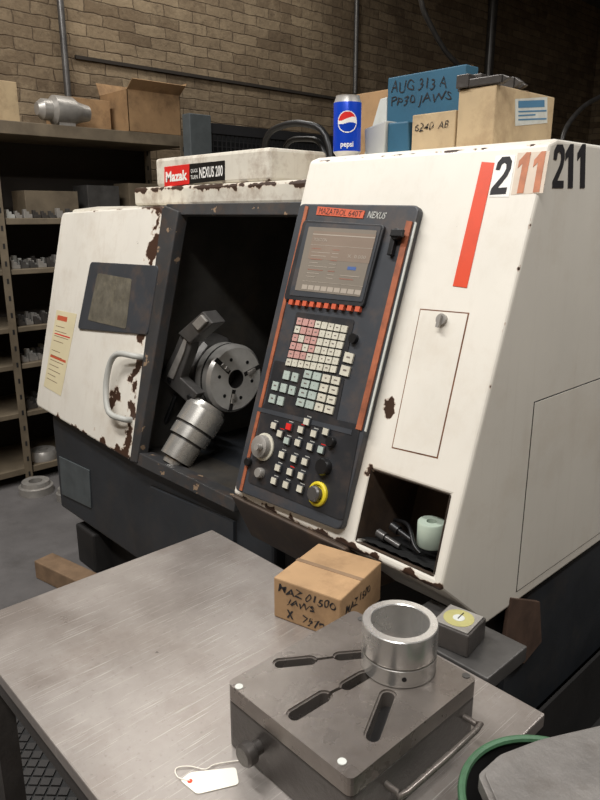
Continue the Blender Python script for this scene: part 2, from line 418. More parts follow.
for (x,y,r) in ((-3.93,1.47,.10),(-3.88,1.70,.09),(-3.70,1.56,.06)):
    bm=bmesh.new();addlathe(bm,[(r*.4,0),(r,0),(r,.045),(r*.85,.05),(r*.8,.075),(r*.4,.075)],Matrix.Translation((x,y,.0)),closed=True)
    meta(mk('steel_flange',bm,m_steel2,smooth=True),'silver steel flange lying on the concrete floor','machine part','flanges on the floor')
def carton(name,x0,x1,y0,y1,z0,z1,mat,lab,cat='box',rot=0,flaps=False,group=None):
    c=Matrix.Translation(((x0+x1)/2,(y0+y1)/2,0))@Matrix.Rotation(rot,4,'Z')
    hx,hy=(x1-x0)/2,(y1-y0)/2
    bm=bmesh.new()
    if flaps:
        t=.004
        addbox(bm,-hx,hx,-hy,hy,z0,z0+t);addbox(bm,-hx,-hx+t,-hy,hy,z0,z1);addbox(bm,hx-t,hx,-hy,hy,z0,z1)
        addbox(bm,-hx,hx,-hy,-hy+t,z0,z1);addbox(bm,-hx,hx,hy-t,hy,z0,z1)
        o=mk(name,bm,mat,None,c)
        for (a,sg) in ((hx,1),(-hx,-1)):
            bm=bmesh.new();addbox(bm,0,.09,-hy,hy,0,t)
            mk('flap',bm,mat,o,c@Matrix.Translation((a,0,z1))@Matrix.Rotation(0 if sg>0 else math.pi,4,'Z')@Matrix.Rotation(-.6 if sg>0 else -1.1,4,'Y'))
        bm=bmesh.new();addbox(bm,-hx,hx,0,.10,0,t);mk('flap',bm,mat,o,c@Matrix.Translation((0,hy,z1))@Matrix.Rotation(.9,4,'X'))
    else:
        addbox(bm,-hx,hx,-hy,hy,z0,z1)
        o=mk(name,bm,mat,None,c,bevel=.003)
        bm=bmesh.new();addbox(bm,-hx*1.001,hx*1.001,-.006,.006,z1,z1+.0008);mk('lid_seam',bm,m_wood,o,c)
    meta(o,lab,cat,group);return o
def rackY(u): return fp(u,115,WX(-4.15))[0]
zT=2.151
carton('cardboard_box',-4.45,-4.13,1.3,rackY(18),zT,zT+.21,m_card2,'pale closed cardboard box on rack top',rot=.02)
carton('cardboard_box',-4.55,-4.27,rackY(74),rackY(120),zT,zT+.19,m_card,'plain brown carton standing on the rack')
carton('cardboard_box',-4.48,-4.12,rackY(126),rackY(178),zT,zT+.25,m_card,'tall brown carton with open flaps on rack',flaps=True)
yc=rackY(64)
bm=bmesh.new();Mx=Matrix.Translation((-4.16,yc,zT+.085))@Matrix.Rotation(math.pi/2,4,'X')
addlathe(bm,[(0,-.16),(.045,-.16),(.06,-.09),(.085,-.05),(.085,.06),(.06,.08),(.06,.13),(.035,.16),(0,.16)],Mx,n=28)
addbox(bm,-4.21,-4.11,yc-.05,yc+.05,zT,zT+.03)
meta(mk('spindle_head',bm,m_steel2,smooth=True),'worn steel spindle head lying beside cartons','machine part')
for (a,b,h,m,l) in ((20,75,.16,m_shelf,'low tan parts tray in the rack gap'),(85,118,.2,m_dsteel,'grey plastic bin inside the dark rack'),(128,165,.22,m_shelf,'tan carton inside the dark rack')):
    carton('storage_bin',-4.4,-4.2,rackY(a),rackY(b),1.6205,1.62+h,m,l)
# ------------------------------------------------------------ mesh partition
part=empty('mesh_partition',(-3.7,3.4,0),'black wire mesh partition with grey steel posts','fence')
box('steel_post',-3.74,-3.66,2.52,2.68,0,2.23,m_navy2,part,bevel=.005)
box('steel_post',-3.74,-3.66,4.9,5.0,0,2.2,m_dsteel,part,bevel=.005)
bm=bmesh.new()
y=2.68
while y<4.9:
    addbox(bm,-3.703,-3.697,y,y+.006,.1,2.15);y+=.035
z=.9
while z<2.15:
    addbox(bm,-3.706,-3.70,2.68,4.9,z,z+.006);z+=.035
addbox(bm,-3.72,-3.68,2.68,4.9,2.13,2.19)
g=mk('wire_mesh',bm,m_wire,part)
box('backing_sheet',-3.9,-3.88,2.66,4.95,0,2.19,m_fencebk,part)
# ------------------------------------------------------------ LATHE
L=empty('cnc_lathe',(-1.9,2.0,0),'large cream and charcoal CNC lathe with paint chips','machine')
XR=-.737;XL=-1.455
bm=bmesh.new();addslab(bm,[(1.1,.875),(1.40,1.79),(1.43,1.80),(2.9,1.80),(2.9,.70),(1.30,.70)],XL-XR,0)
cab=mk('control_cabinet',bm,m_white,L,WX(XR),bevel=.008,seg=3)
binq=Q([(355,541),(433,576),(450,495),(371,469)],FR)
bm=bmesh.new();addslab(bm,binq,-.22,.1)
ct=mk('tmp',bm,m_void,None,FR);cut(cab,ct)
bm=bmesh.new()
gq=[Vector(p) for p in binq]
a=[FR@Vector((p.x,p.y,.001)) for p in gq];b=[FR@Vector((p.x,p.y,-.21)) for p in gq]
va=[bm.verts.new(p) for p in a];vb=[bm.verts.new(p) for p in b]
bm.faces.new(vb)
for i in range(4): bm.faces.new((va[i],va[(i+1)%4],vb[(i+1)%4],vb[i]))
cen=sum(a+b,Vector())/8
for v in bm.verts: v.co=cen+(v.co-cen)*.995
liner=mk('bin_liner',bm,m_grease,cab)
def outline(name,px,F,mat,parent,gap=.003,h=.0016):
    q=Q(px,F);bm=bmesh.new();addslab(bm,grow(q,gap),0,.0006,1);addslab(bm,q,.0006,h,0)
    return mk(name,bm,[mat,m_seam],parent,F)
ad=outline('access_door',[(393,447),(437,457),(468,314),(421,310)],FR,m_white,cab)
lq=fp(443,320,FR)
bm=bmesh.new();addcyl(bm,(lq[0],lq[1],.0015),(lq[0],lq[1],.010),.013);addbox(bm,lq[0]-.004,lq[0]+.004,lq[1]-.02,lq[1]+.008,.010,.018)
mk('keyed_latch',bm,m_steel2,ad,FR,smooth=True)
bm=bmesh.new();q=[(1.437,.735),(2.3,.735),(2.3,1.225),(1.437,1.225)]
addslab(bm,grow(q,.003),0,.0006,1);addslab(bm,q,.0006,.002,0)
mk('side_access_panel',bm,[m_white,m_base],cab,WX(XR))
box('panel_seam',2.34,2.3435,.70,1.8,0,.0008,m_base,cab,WX(XR))
slab('red_stripe',Q([(453,286),(467,288),(495,163),(482,162)],FR),0,.0015,FR,m_orange,cab)
slab('number_plate',Q([(489,197),(509,197),(516,155),(496,156)],FR),0,.001,FR,m_wht,cab)
digit('number_marking',G2,Q([(490,195),(506,194),(514,156),(499,157)],FR),.0012,FR,m_ink,cab)
slab('sticker_backing',Q([(511,195),(543,193),(550,151),(518,153)],FR),0,.0006,FR,m_backing,cab)
digit('faded_number_marking',G1,Q([(511,194),(527,193),(535,152),(519,153)],FR),.0008,FR,m_ghost,cab)
digit('faded_number_marking',G1,Q([(527,193),(543,192),(550,151),(534,152)],FR),.0008,FR,m_ghost,cab)
FS=WX(XR)
digit('number_marking',G2,Q([(552,188),(563,188),(565,144),(554,144)],FS),.0006,FS,m_ink,cab)
digit('number_marking',G1,Q([(563,188),(575,188),(576,144),(564,144)],FS),.0006,FS,m_ink,cab)
digit('number_marking',G1,Q([(575,188),(587,188),(588,144),(576,144)],FS),.0006,FS,m_ink,cab)
# ------- operator panel
PH=.022
pq=rounded(Q([(240,490),(346,531),(425,208),(305,206)],FR),.02)
op=slab('operator_panel',pq,0,PH,FR,m_panel,L,bevel=.004)
h=PH
def P(px,z0,z1,mat,name,par=op,bev=0,rd=0):
    q=Q(px,FR,h)
    if rd:q=rounded(q,rd)
    return slab(name,q,z0,z1,FR,mat,par,bev)
P([(240,490),(242.5,491),(309,207),(306,206)],h,h+.003,m_rust,'rust_edge_trim')
P([(286,300),(365,308),(387,226),(306,221)],h,h+.010,m_panel2,'screen_bezel',bev=.002,rd=.012)
P([(292,296),(365,303),(384,228),(309,224)],h+.010,h+.0115,m_panel,'screen_surround',rd=.006)
SQ=[(298,291),(363,298),(380,232),(312,228)]
scr=P(SQ,h+.0115,h+.0125,m_lcd,'display_screen',rd=.003)
SB=Q(SQ,FR,h+.0125)
def scrrect(bm,a0,b0_,a1,b1_,mi,e=0): addslab(bm,[bil(SB,a0,b0_),bil(SB,a1,b0_),bil(SB,a1,b1_),bil(SB,a0,b1_)],h+.0125,h+.0128+e,mi)
bm=bmesh.new()
scrrect(bm,.04,.52,.96,.96,3)
E=.0003
scrrect(bm,.04,.90,.96,.915,0,E);scrrect(bm,.04,.74,.96,.745,0,E);scrrect(bm,.04,.165,.96,.17,0,E)
for k in range(9): scrrect(bm,.05+k*.102,.04,.135+k*.102,.11,0,E)
for k in range(9):
    scrrect(bm,.08,.68-k*.055,.22+.05*((k*3)%4),.688-k*.055,0 if k%3 else 1,E)
    scrrect(bm,.40,.68-k*.055,.50,.688-k*.055,1 if k%3==0 else 0,E)
scrrect(bm,.68,.40,.80,.45,2,E);scrrect(bm,.60,.30,.88,.31,0,E);scrrect(bm,.60,.25,.80,.26,1,E)
mk('screen_graphics',bm,[m_lcd2,m_lcd3,m_lcd4,m_lcdr],op,FR)
lettering('screen_text',[('POSITION',(bil(SB,.08,.80),bil(SB,.28,.80),bil(SB,.28,.85),bil(SB,.08,.85)),h+.0134),('X  0.000',(bil(SB,.64,.58),bil(SB,.9,.58),bil(SB,.9,.63),bil(SB,.64,.63)),h+.0134)],FR,m_lcd2,op)
P([(316.5,214.8),(363,218.6),(365.5,211),(318.3,206.6)],h,h+.002,m_oro,'header_strip')
lettering('header_lettering',[('MAZATROL',Q([(319,214),(346,216.1),(347.7,210.2),(320.5,207.9)],FR,h),h+.0024,-.004),('640T',Q([(348.5,216.3),(361.5,217.3),(363.2,211.6),(350.2,210.5)],FR,h),h+.0024,-.004)],FR,m_ink,op)
lettering('header_lettering',[('NEXUS',Q([(367,218),(385,219.2),(387.5,212.6),(369,211)],FR,h),h+.001,.01,.2)],FR,m_pale,op)
skq=Q([(289,306.5),(363,314.5),(365,306),(291,298.5)],FR,h)
def keygrid(q,nx,ny,mats,gx=.22,gy=.25,hh=.006,skip=(),glyph=True):
    for j in range(ny):
        for i in range(nx):
            if (i,j) in skip: continue
            a0=(i+gx/2)/nx;a1=(i+1-gx/2)/nx;b0_=(j+gy/2)/ny;b1_=(j+1-gy/2)/ny
            m=mats(i,j) if callable(mats) else mats
            bm=bmesh.new();kq=[bil(q,a0,b0_),bil(q,a1,b0_),bil(q,a1,b1_),bil(q,a0,b1_)]
            addslab(bm,kq,h+.001,h+hh,0)
            if glyph:
                e=.12*((i*5+j*3)%3)
                addslab(bm,[bil(kq,.3+e*.5,.45),bil(kq,.7-e,.45),bil(kq,.7-e,.62),bil(kq,.3+e*.5,.62)],h+hh,h+hh+.0003,1)
            mk('key',bm,[m,m_glyph],op,FR)
keygrid(skq,10,1,m_oro,.45,.4,.011,glyph=False)
P([(283,378),(339,392),(355,320),(297,312)],h,h+.002,m_panel2,'keyboard_plate',rd=.008)
P([(265,404),(336,423),(345,378),(275,360)],h,h+.0015,m_panel2,'keyboard_plate',rd=.008)
k1=Q([(286,366),(337,374),(350,326),(299,317)],FR,h)
keygrid(k1,8,6,lambda i,j:m_keyp if (i<4 and j>0 and (i+j)%4) else m_key,.16,.18)
k2=Q([(296,406),(334,416),(343,377),(306,369)],FR,h)
keygrid(k2,4,4,lambda i,j:m_keyt if i<2 else m_key,.18,.22)
k3=Q([(268,404),(293,411),(302,372),(277,366)],FR,h)
keygrid(k3,3,3,m_keyt,.3,.35,.006,skip=((0,2),(2,0)))
k4=Q([(339,376),(350,379),(357,353),(346,350)],FR,h)
keygrid(k4,1,2,m_key)
kx=fp(355,339,FR,h);bm=bmesh.new();addcyl(bm,(kx[0],kx[1],h),(kx[0],kx[1],h+.012),.012);mk('round_switch',bm,m_black,op,FR,smooth=True)
P([(248,482),(343,521),(361,425),(264,403)],h,h+.002,m_panel2,'switch_plate',rd=.012)
P([(258,411),(352,435),(353,430),(259,407)],h,h+.0035,m_panel,'divider_bar')
def knob(u,v,r,hh,mat,name,r1=None):
    x,y=fp(u,v,FR,h);bm=bmesh.new()
    addlathe(bm,[(0,0),(r,0),(r,hh*.75),(r*.85,hh),(0,hh)],Matrix.Translation((x,y,h+.002)),n=28)
    return mk(name,bm,mat,op,FR,smooth=True)
knob(265,447,.038,.006,m_key,'override_dial_ring')
bm=bmesh.new();x,y=fp(265,447,FR,h)
addlathe(bm,[(0,.006),(.032,.006),(.030,.022),(.02,.026),(0,.026)],Matrix.Translation((x,y,h+.002)),n=24)
addlathe(bm,[(0,.03),(.009,.03),(.009,.046),(0,.046)],Matrix.Translation((x+.014,y,h)),n=14)
mk('handwheel',bm,m_steel2,op,FR,smooth=True)
knob(262,473,.014,.016,m_steel2,'rotary_knob')
ex,ey=fp(319,494,FR,h)
bm=bmesh.new();addlathe(bm,[(0,0),(.031,0),(.031,.006),(.028,.009),(.024,.009),(.022,.004),(0,.004)],Matrix.Translation((ex,ey,h+.002)),n=32);mk('emergency_stop_collar',bm,m_yel,op,FR,smooth=True)
bm=bmesh.new();addlathe(bm,[(0,.004),(.017,.004),(.017,.010),(.020,.012),(.020,.02),(.016,.024),(0,.024)],Matrix.Translation((ex,ey,h+.002)),n=28);mk('emergency_stop_button',bm,m_dsteel,op,FR,smooth=True)
knob(326,467,.022,.018,m_black,'rotary_knob')
knob(333,442,.014,.014,m_black,'rotary_knob')
knob(250,462,.012,.012,m_black,'rotary_knob')
lk=[(291,427,m_red),(289,441,m_keyt),(303,430,m_key),(316,434,m_key),(328,432,m_key),(300,443,m_key),(312,447,m_key),(323,450,m_keyt),(284,455,m_key),(296,459,m_key),(307,462,m_key),(280,468,m_key),(292,472,m_key),(303,476,m_key),(276,481,m_key),(288,485,m_key),(302,489,m_key),(282,434,m_key),(276,426,m_key),(309,422,m_key)]
for k,(u,v,m) in enumerate(lk):
    x,y=fp(u,v,FR,h);slab('push_button',[(x-.011,y-.010),(x+.011,y-.010),(x+.011,y+.010),(x-.011,y+.010)],h+.002,h+.008,FR,m_panel,op)
    slab('push_button_cap',[(x-.009,y-.008),(x+.009,y-.008),(x+.009,y+.008),(x-.009,y+.008)],h+.008,h+.011,FR,m,op)
    slab('switch_caption',[(x-.009,y+.0125),(x+.007,y+.0125),(x+.007,y+.0146),(x-.009,y+.0146)],h+.002,h+.0024,FR,m_red if k%5==2 else m_pale,op)
P([(356.5,429),(362,430.5),(413,222),(407.5,221)],h,h+.004,m_rust,'orange_side_trim')
P([(365,431),(366.6,432),(417,223),(415.6,222)],h,h+.003,m_lab,'white_side_trim')
bm=bmesh.new();x,y=fp(400,236,FR,h)
addcyl(bm,(x,y,h),(x,y,h+.02),.014,n=16);addbox(bm,x-.012,x+.024,y-.008,y+.010,h+.014,h+.024);addbox(bm,x-.016,x-.002,y-.05,y,h,h+.014)
mk('panel_latch',bm,m_black,op,FR,bevel=.002)
bm=bmesh.new();addslab(bm,[(1.09,.87),(1.16,.87),(1.30,.70),(1.16,.72)],XL-XR+.0,-.27)
mk('console_base',bm,m_grease,L,WX(XR),bevel=.006)
# ------- left section
bm=bmesh.new();addslab(bm,[(1.285,.73),(1.49,1.665),(1.62,1.68),(2.7,1.68),(2.7,.72),(1.30,.72)],-.83,0)
mk('headstock_cover',bm,m_hood,L,WX(-2.33),bevel=.01)
dq=rounded(Q([(38,405),(133,461),(166,206),(64,213)],LF),.035,6)
door=slab('sliding_door',dq,-.025,.012,LF,m_door,L,bevel=.008)
de=Q([(133,461),(140,463),(182,212),(166,206)],LF)
slab('door_edge_frame',de,-.03,.016,LF,m_frame,door,bevel=.004)
wb=slab('window_bezel',rounded(Q([(79,329),(149,335),(160,266),(92,262)],LF,.012),.02),.012,.020,LF,m_panel,door,bevel=.003)
slab('window_pane',rounded(Q([(88,320),(126,329),(132,279),(98,273)],LF,.02),.012),.019,.0215,LF,m_glass,door)
hp=[(132,356),(119,354),(111,364),(107,388),(110,412),(121,419)]
HPts=[]
for i,(u,v) in enumerate(hp):
    x,y=fp(u,v,LF,.05);HPts.append((x,y,.055 if 0<i<5 else .012))
HPts[0]=(HPts[0][0],HPts[0][1],.04);HPts.insert(0,(HPts[0][0]+.015,HPts[0][1],.01))
HPts[-1]=(HPts[-1][0],HPts[-1][1],.04);HPts.append((HPts[-1][0]+.012,HPts[-1][1],.01))
bm=bmesh.new();addtube(bm,HPts,.012,12);mk('door_handle',bm,m_pale,door,LF,smooth=True)
st=Q([(44,386),(61,396),(77,314),(57,310)],LF,.012)
bm=bmesh.new();addslab(bm,st,.0125,.0135,0)
def sr(a0,b0_,a1,b1_,mi): addslab(bm,[bil(st,a0,b0_),bil(st,a1,b0_),bil(st,a1,b1_),bil(st,a0,b1_)],.0135,.0138,mi)
sr(.1,.88,.6,.94,1);sr(.1,.70,.9,.715,2);sr(.08,.40,.92,.43,1)
for k in range(12):
    if k!=4: sr(.1,.80-k*.062,.55+.35*((k*7)%5)/5,.808-k*.062,3)
mk('warning_sticker',bm,[m_sticker,m_oro,m_red,m_wood],door,LF)
slab('lower_sill',Q([(133,462),(236,512),(238,500),(140,452)],LF),-.06,.01,LF,m_frame,L,bevel=.003)
box('roof_panel',-2.33,XL,1.475,2.7,1.645,1.675,m_frame,L)
slab('opening_header',[(-2.29,.945),(XL,.945),(XL,.985),(-2.29,.985)],-.03,.004,LF,m_frame,L,bevel=.003)
box('top_hood',-2.74,XL,1.58,2.6,1.68,1.755,m_hood,L,bevel=.012)
nb=box('name_housing',-2.585,-1.86,1.60,1.88,1.756,1.866,m_hood,L,bevel=.012)
FN=FY(1.60)
slab('badge_plate',Q([(165,187),(190,184),(190,164),(165,167)],FN),0,.003,FN,m_red,nb)
slab('badge_plate_dark',Q([(190,184),(225,180),(225,160.5),(190,164)],FN),0,.003,FN,m_black,nb)
lettering('badge_lettering',[('Mazak',Q([(166.5,182.5),(188,180),(188,169.5),(166.5,172)],FN),.0036,.035),
  ('NEXUS 200',Q([(200,178.5),(223.5,176),(223.5,165),(200,167.5)],FN),.0036,.02),
  ('QUICK',Q([(191.5,173.5),(198.5,172.8),(198.5,168.5),(191.5,169.2)],FN),.0036,.0),('TURN',Q([(191.5,179.5),(198.5,178.8),(198.5,174.8),(191.5,175.5)],FN),.0036,.0)],FN,m_wht,nb)
def v3(u,v,y):
    x,z=fp(u,v,FY(y));return Vector((x,y,z))
for k,(pp,r) in enumerate(((((262,165),(266,140),(282,126),(305,124),(326,136),(334,160)),.014),(((280,165),(286,146),(304,139),(322,146),(330,164)),.012))):
    pts=[v3(u,v,2.15+.08*k) for u,v in pp];pts[0].z=1.756;pts[-1].z=1.756;pts[-1].x=min(pts[-1].x,XL-.05)
    bm=bmesh.new();addtube(bm,pts,r,10);mk('service_hose',bm,m_black,L,smooth=True)
# interior
box('chamber_back',-2.33,XL,2.2,2.23,.6,1.65,m_void,L)
bm=bmesh.new();addslab(bm,[(1.29,.73),(2.2,.66),(2.2,.63),(1.29,.70)],-.87,0)
mk('chamber_floor',bm,m_void,L,WX(XL-.005))
bm=bmesh.new();addslab(bm,[(1.30,.73),(1.47,1.64),(2.2,1.64),(2.2,.70)],0,.012)
mk('chamber_side',bm,m_void,L,WX(-2.328))
for k in range(3):
    box('way_cover',-1.98+.13*k,XL-.01,1.86-.02*k,2.15,.70,.93+.03*k,m_dgrey,L,bevel=.006)
for (x0,x1,z0,z1) in ((-2.28,-1.98,1.15,1.6),(-1.95,-1.66,1.15,1.6),(-1.63,XL-.01,1.0,1.6)):
    box('chamber_sheet_panel',x0,x1,2.16,2.2,z0,z1,m_dgrey,L,bevel=.006)
cx,cz=fp(236,379,FY(1.62));cy=1.62
MC=Matrix.Translation((cx,cy,cz))@Matrix.Rotation(math.pi/2,4,'Y')
bm=bmesh.new();addlathe(bm,[(0,-.25),(.17,-.25),(.155,-.13),(.135,-.11),(0,-.11)],MC@Matrix.Rotation(.39,4,'Z'),n=8)
mk('headstock_nose',bm,m_dsteel,L,bevel=.004)
bm=bmesh.new()
addlathe(bm,[(0,-.12),(.10,-.12),(.10,-.11),(.126,-.10),(.138,-.085),(.138,-.05),(.134,-.047),(.134,-.042),(.138,-.039),(.138,-.012),(.126,0),(.038,0),(.038,-.06),(0,-.06)],MC,n=48,mis=[1,1,1,1,2,1,1,1,2,2,0,1,1])
chuck=mk('chuck',bm,[m_chuckf,m_base,m_steel],L,smooth=True)
for k in range(3):
    a=math.radians(-15+120*k);R=MC@Matrix.Rotation(a,4,'Z')
    bm=bmesh.new();addbox(bm,.044,.132,-.009,.009,-.004,.0012)
    mk('jaw_slot',bm,m_base,chuck,R)
    bm=bmesh.new();addbox(bm,.060,.100,-.007,.007,.0012,.008);addbox(bm,.060,.080,-.007,.007,.008,.014)
    mk('stepped_jaw_nut',bm,m_steel2,chuck,R,bevel=.001)
for k in range(6):
    a=math.radians(15+60*k)
    bm=bmesh.new();addcyl(bm,(.084*math.cos(a),.084*math.sin(a),-.004),(.084*math.cos(a),.084*math.sin(a),.001),.0075,n=16)
    mk('face_bolt',bm,m_black,chuck,MC)
# tool presetter arm
FA=FY(1.405)
ap=Q([(160,378),(174,350),(182,330),(193,334),(190,350),(180,378),(197,394),(189,404)],FA)
arm=slab('tool_setter_arm',ap,-.04,0,FA,m_dsteel,L,bevel=.004)
slab('arm_rib',Q([(168,376),(180,350),(186,336),(189,337),(185,352),(174,379)],FA),0,.006,FA,m_steel2,arm,bevel=.002)
bm=bmesh.new();addslab(bm,Q([(180,333),(205,311),(215,323),(192,343)],FA),-.05,.012);mk('tool_setter_head',bm,m_dsteel,L,FA,bevel=.005)
slab('tool_setter_probe',Q([(197,323),(206,314),(212,321),(203,330)],FA),.012,.024,FA,m_steel2,L,bevel=.003)
for u,v in ((170,380),(190,397)):
    x,z=fp(u,v,FA);cyl('arm_bolt',(x,1.405,z),(x,1.397,z),.010,m_black,arm,n=16)
a=v3(207,409,1.46);b=v3(172,465,1.30);d=(b-a)
bm=bmesh.new()
for t0,t1,r0,r1,mi in ((-.06,0,.066,.070,0),(0,.05,.078,.082,0),(.05,.34,.082,.082,0),(.34,.38,.070,.070,1),(.38,.56,.077,.077,0),(.56,.60,.062,.062,1),(.60,.90,.066,.064,0),(.90,.92,.044,.044,1),(.92,1.0,.042,.040,0)):
    addcyl(bm,a+d*t0,a+d*t1,r0,r1,40,mi)
th=mk('tool_holder',bm,[m_oily,m_dsteel],L,smooth=True)
bm=bmesh.new();addtube(bm,[v3(176,395,1.44),v3(166,420,1.42),v3(156,438,1.40),v3(148,452,1.40)],.010)
mk('coolant_hose',bm,m_black,L,smooth=True)
# lower base
low=box('lower_cover',-3.1,XL-.02,1.27,2.65,.24,.715,m_navy,L,bevel=.012)
FB=FY(1.27)
slab('vent_panel',Q([(63,494),(92,508),(90,470),(60,456)],FB),0,.006,FB,m_navy2,low,bevel=.002)
bm=bmesh.new();q=Q([(156,553),(236,590),(236,521),(152,486)],FB);addslab(bm,grow(q,.004),0,.001,1);addslab(bm,q,.001,.012,0)
mk('lower_service_panel',bm,[m_navy,m_base],low,FB)
box('lower_cover',XL-.02,-.77,1.31,2.65,.24,.70,m_base,L,bevel=.01)
box('machine_foot',-2.98,-.8,1.36,2.6,.0,.24,m_base,L)
for x in (-2.95,-2.2):
    box('foot_pad',x,x+.18,1.27,1.5,.0,.2,m_base,L,bevel=.01)
box('base_side_plate',-.77,-.755,1.45,2.6,.25,.68,m_navy,L)
bm=bmesh.new();addbox(bm,-.80,-.56,1.012,1.16,.765,.80);addbox(bm,-.80,-.56,1.012,1.02,.70,.765)
mk('steel_ledge',bm,m_dsteel,L,bevel=.003)
q=Q([(499,655),(520,662),(538,640),(536,600),(507,596)],WX(-.745));slab('rusty_bracket',q,0,.012,WX(-.745),m_rustb,L,bevel=.002)
# chip tray behind
ct_=empty('chip_tray',(-.45,1.8,0),'dark oily steel chip tray on the floor','tray')
bm=bmesh.new();x0,x1,y0,y1=-.72,-.12,1.32,2.5
addbox(bm,x0,x1,y0,y1,.004,.02);addbox(bm,x0,x0+.01,y0,y1,.02,.30);addbox(bm,x1-.01,x1,y0,y1,.02,.30);addbox(bm,x0,x1,y0,y0+.01,.02,.30);addbox(bm,x0,x1,y1-.01,y1,.02,.30)
mk('tray_body',bm,m_base,ct_)
for (x,yy) in ((-.66,1.4),(-.18,1.4),(-.66,2.4),(-.18,2.4)): cyl('caster',(x,yy,0),(x,yy,.004),.03,m_black,ct_)
bm=bmesh.new();addtube(bm,[(-.60,1.5,.05),(-.5,1.62,.14),(-.38,1.7,.10),(-.3,1.9,.16),(-.5,2.05,.12),(-.6,1.85,.18),(-.42,1.6,.2),(-.25,1.55,.06)],.025,10)
meta(mk('rubber_hose',bm,m_rubber2,smooth=True),'coiled black rubber hose inside the chip tray','hose')
# things inside the storage pocket
def FP3(u,v,hh,F=FR):
    x,y=fp(u,v,F,hh);return F@Vector((x,y,hh))
bm=bmesh.new()
n_=14
grid=[[None]*(n_+1) for _ in range(7)]
for j in range(7):
    for i in range(n_+1):
        A_=gq[0].lerp(gq[1],i/n_)
        hh=-.01-.19*j/6
        p=FR@Vector((A_.x*.97+(.03*(gq[0].x+gq[1].x)/2),A_.y+.008+.003*((i+j)%2),hh));grid[j][i]=bm.verts.new(p)
for j in range(6):
    for i in range(n_): bm.faces.new((grid[j][i],grid[j][i+1],grid[j+1][i+1],grid[j+1][i]))
o=mk('rubber_mat',bm,m_rubber);meta(o,'black bumpy rubber mat inside the storage pocket','mat')
p=FP3(431,533,-.075)
bm=bmesh.new();addlathe(bm,[(.012,-.030),(.030,-.030),(.032,-.027),(.032,.027),(.030,.030),(.012,.030)],Matrix.Translation(p),n=36,closed=True)
meta(mk('tape_roll',bm,m_bottle,smooth=True),'pale green-white tape roll standing upright in the pocket','tape')
bm=bmesh.new();addtube(bm,[FP3(395,520,-.1),FP3(408,525,-.06),FP3(414,545,-.03),FP3(420,553,-.03)],.005)
meta(mk('coiled_cord',bm,m_black,smooth=True),'short black cord lying in the storage pocket','cord')
for (u,v,u2,v2,m) in ((378,535,400,549,m_dsteel),(392,528,412,543,m_black)):
    p0=FP3(u,v,-.05);p1=FP3(u2,v2,-.05);p0.z+=.006;p1.z+=.006
    bm=bmesh.new();addcyl(bm,p0,p1,.007,n=14);addcyl(bm,p0,p0.lerp(p1,.35),.011,n=14)
    meta(mk('hand_tool',bm,m,smooth=True),'small dark hand tool lying on the pocket mat','tool','hand tools in the pocket')
# ------------------------------------------------------------ things on cabinet top (z=1.80)
ZC=1.8005
def onY(u,y): return fp(u,140,FY(y))[0]
ycan=1.475;xcan=onY(347,ycan);rc=.0385;hc=.158
prof=[(0,.004),(rc*.72,.0),(rc*.78,.003),(rc,.014),(rc,hc-.018),(rc*.84,hc-.004),(rc*.86,hc),(rc*.8,hc),(rc*.78,hc-.005),(0,hc-.005)]
bm=bmesh.new();addlathe(bm,prof,Matrix.Translation((xcan,ycan,ZC)),n=48,mis=[1,1,1,0,1,1,1,1,1])
can=mk('soda_can',bm,[m_cblue,m_steel],smooth=True);meta(can,'blue soda can with round red white logo','can')
ang=math.atan2(-ycan,-xcan)
def wrap(a,b,rr):
    th=ang+a/rr
    return Vector((xcan+rr*math.cos(th),ycan+rr*math.sin(th),ZC+b))
def logo(bm):
    R_=.028;cz_=hc*.56;n=40
    for j in range(n):
        for i in range(n):
            x0=-1+2*i/n;y0=-1+2*j/n;xc_=x0+1/n;yc_=y0+1/n
            r=math.hypot(xc_,yc_)
            if r>1: continue
            w=.18*math.sin(xc_*2.2+.3)+.1
            mi=0
            if r<.92: mi=1 if yc_>w+.16 else (2 if yc_<w-.25-.15*xc_ else 0)
            vs=[]
            for (a,b) in ((x0,y0),(x0+2/n,y0),(x0+2/n,y0+2/n),(x0,y0+2/n)):
                vs.append(bm.verts.new(wrap(a*R_,cz_+b*R_,rc+.0006)))
            bm.faces.new(vs).material_index=mi
    bmesh.ops.remove_doubles(bm,verts=bm.verts,dist=1e-6)
bm=bmesh.new();logo(bm);mk('can_logo',bm,[m_wht,m_red,m_cblue],can,recalc=False)
tb=textbm('pepsi',.02)
for v in tb.verts: v.co=wrap(-.018+v.co.x*.036,.020+v.co.y*.018,rc+.0006)
mk('can_lettering',tb,m_wht,can,recalc=False)
F15=FY(1.52)
q=Q([(365,157),(384,155),(386,120),(364,129)],F15);q=[(q[0][0],ZC),(q[1][0],ZC),q[2],q[3]]
b1_=slab('paper_packet',q,-.10,0,F15,m_pale,None,bevel=.004);meta(b1_,'crumpled pale grey packet leaning beside can','packet')
F16=FY(1.53)
q=Q([(387,155),(409,153),(408,121),(387,123)],F16);q=[(q[0][0],ZC),(q[1][0],ZC),q[2],q[3]]
b2_=slab('blue_carton',q,-.14,0,F16,m_blue,None,bevel=.004);meta(b2_,'small faded blue carton under a blue box','box')
F18=FY(1.70)
q=Q([(362,138),(387,130),(387,97),(380,99)],F18);q=[(q[0][0],ZC),(q[1][0],ZC),q[2],q[3]]
o=slab('envelope',q,-.02,0,F18,m_lab,None,bevel=.002);meta(o,'white padded envelope standing behind cartons','envelope')
x0,z0=fp(352,95,FY(1.9));x1,_=fp(392,95,FY(1.9))
carton('cardboard_box',x0,x1,1.9,2.1,ZC,z0,m_card,'brown cardboard carton standing behind the can')
FK=FY(1.535)
x0,_=fp(411,150,FK);x1,_=fp(454,150,FK);_,zt_=fp(430,113,FK)
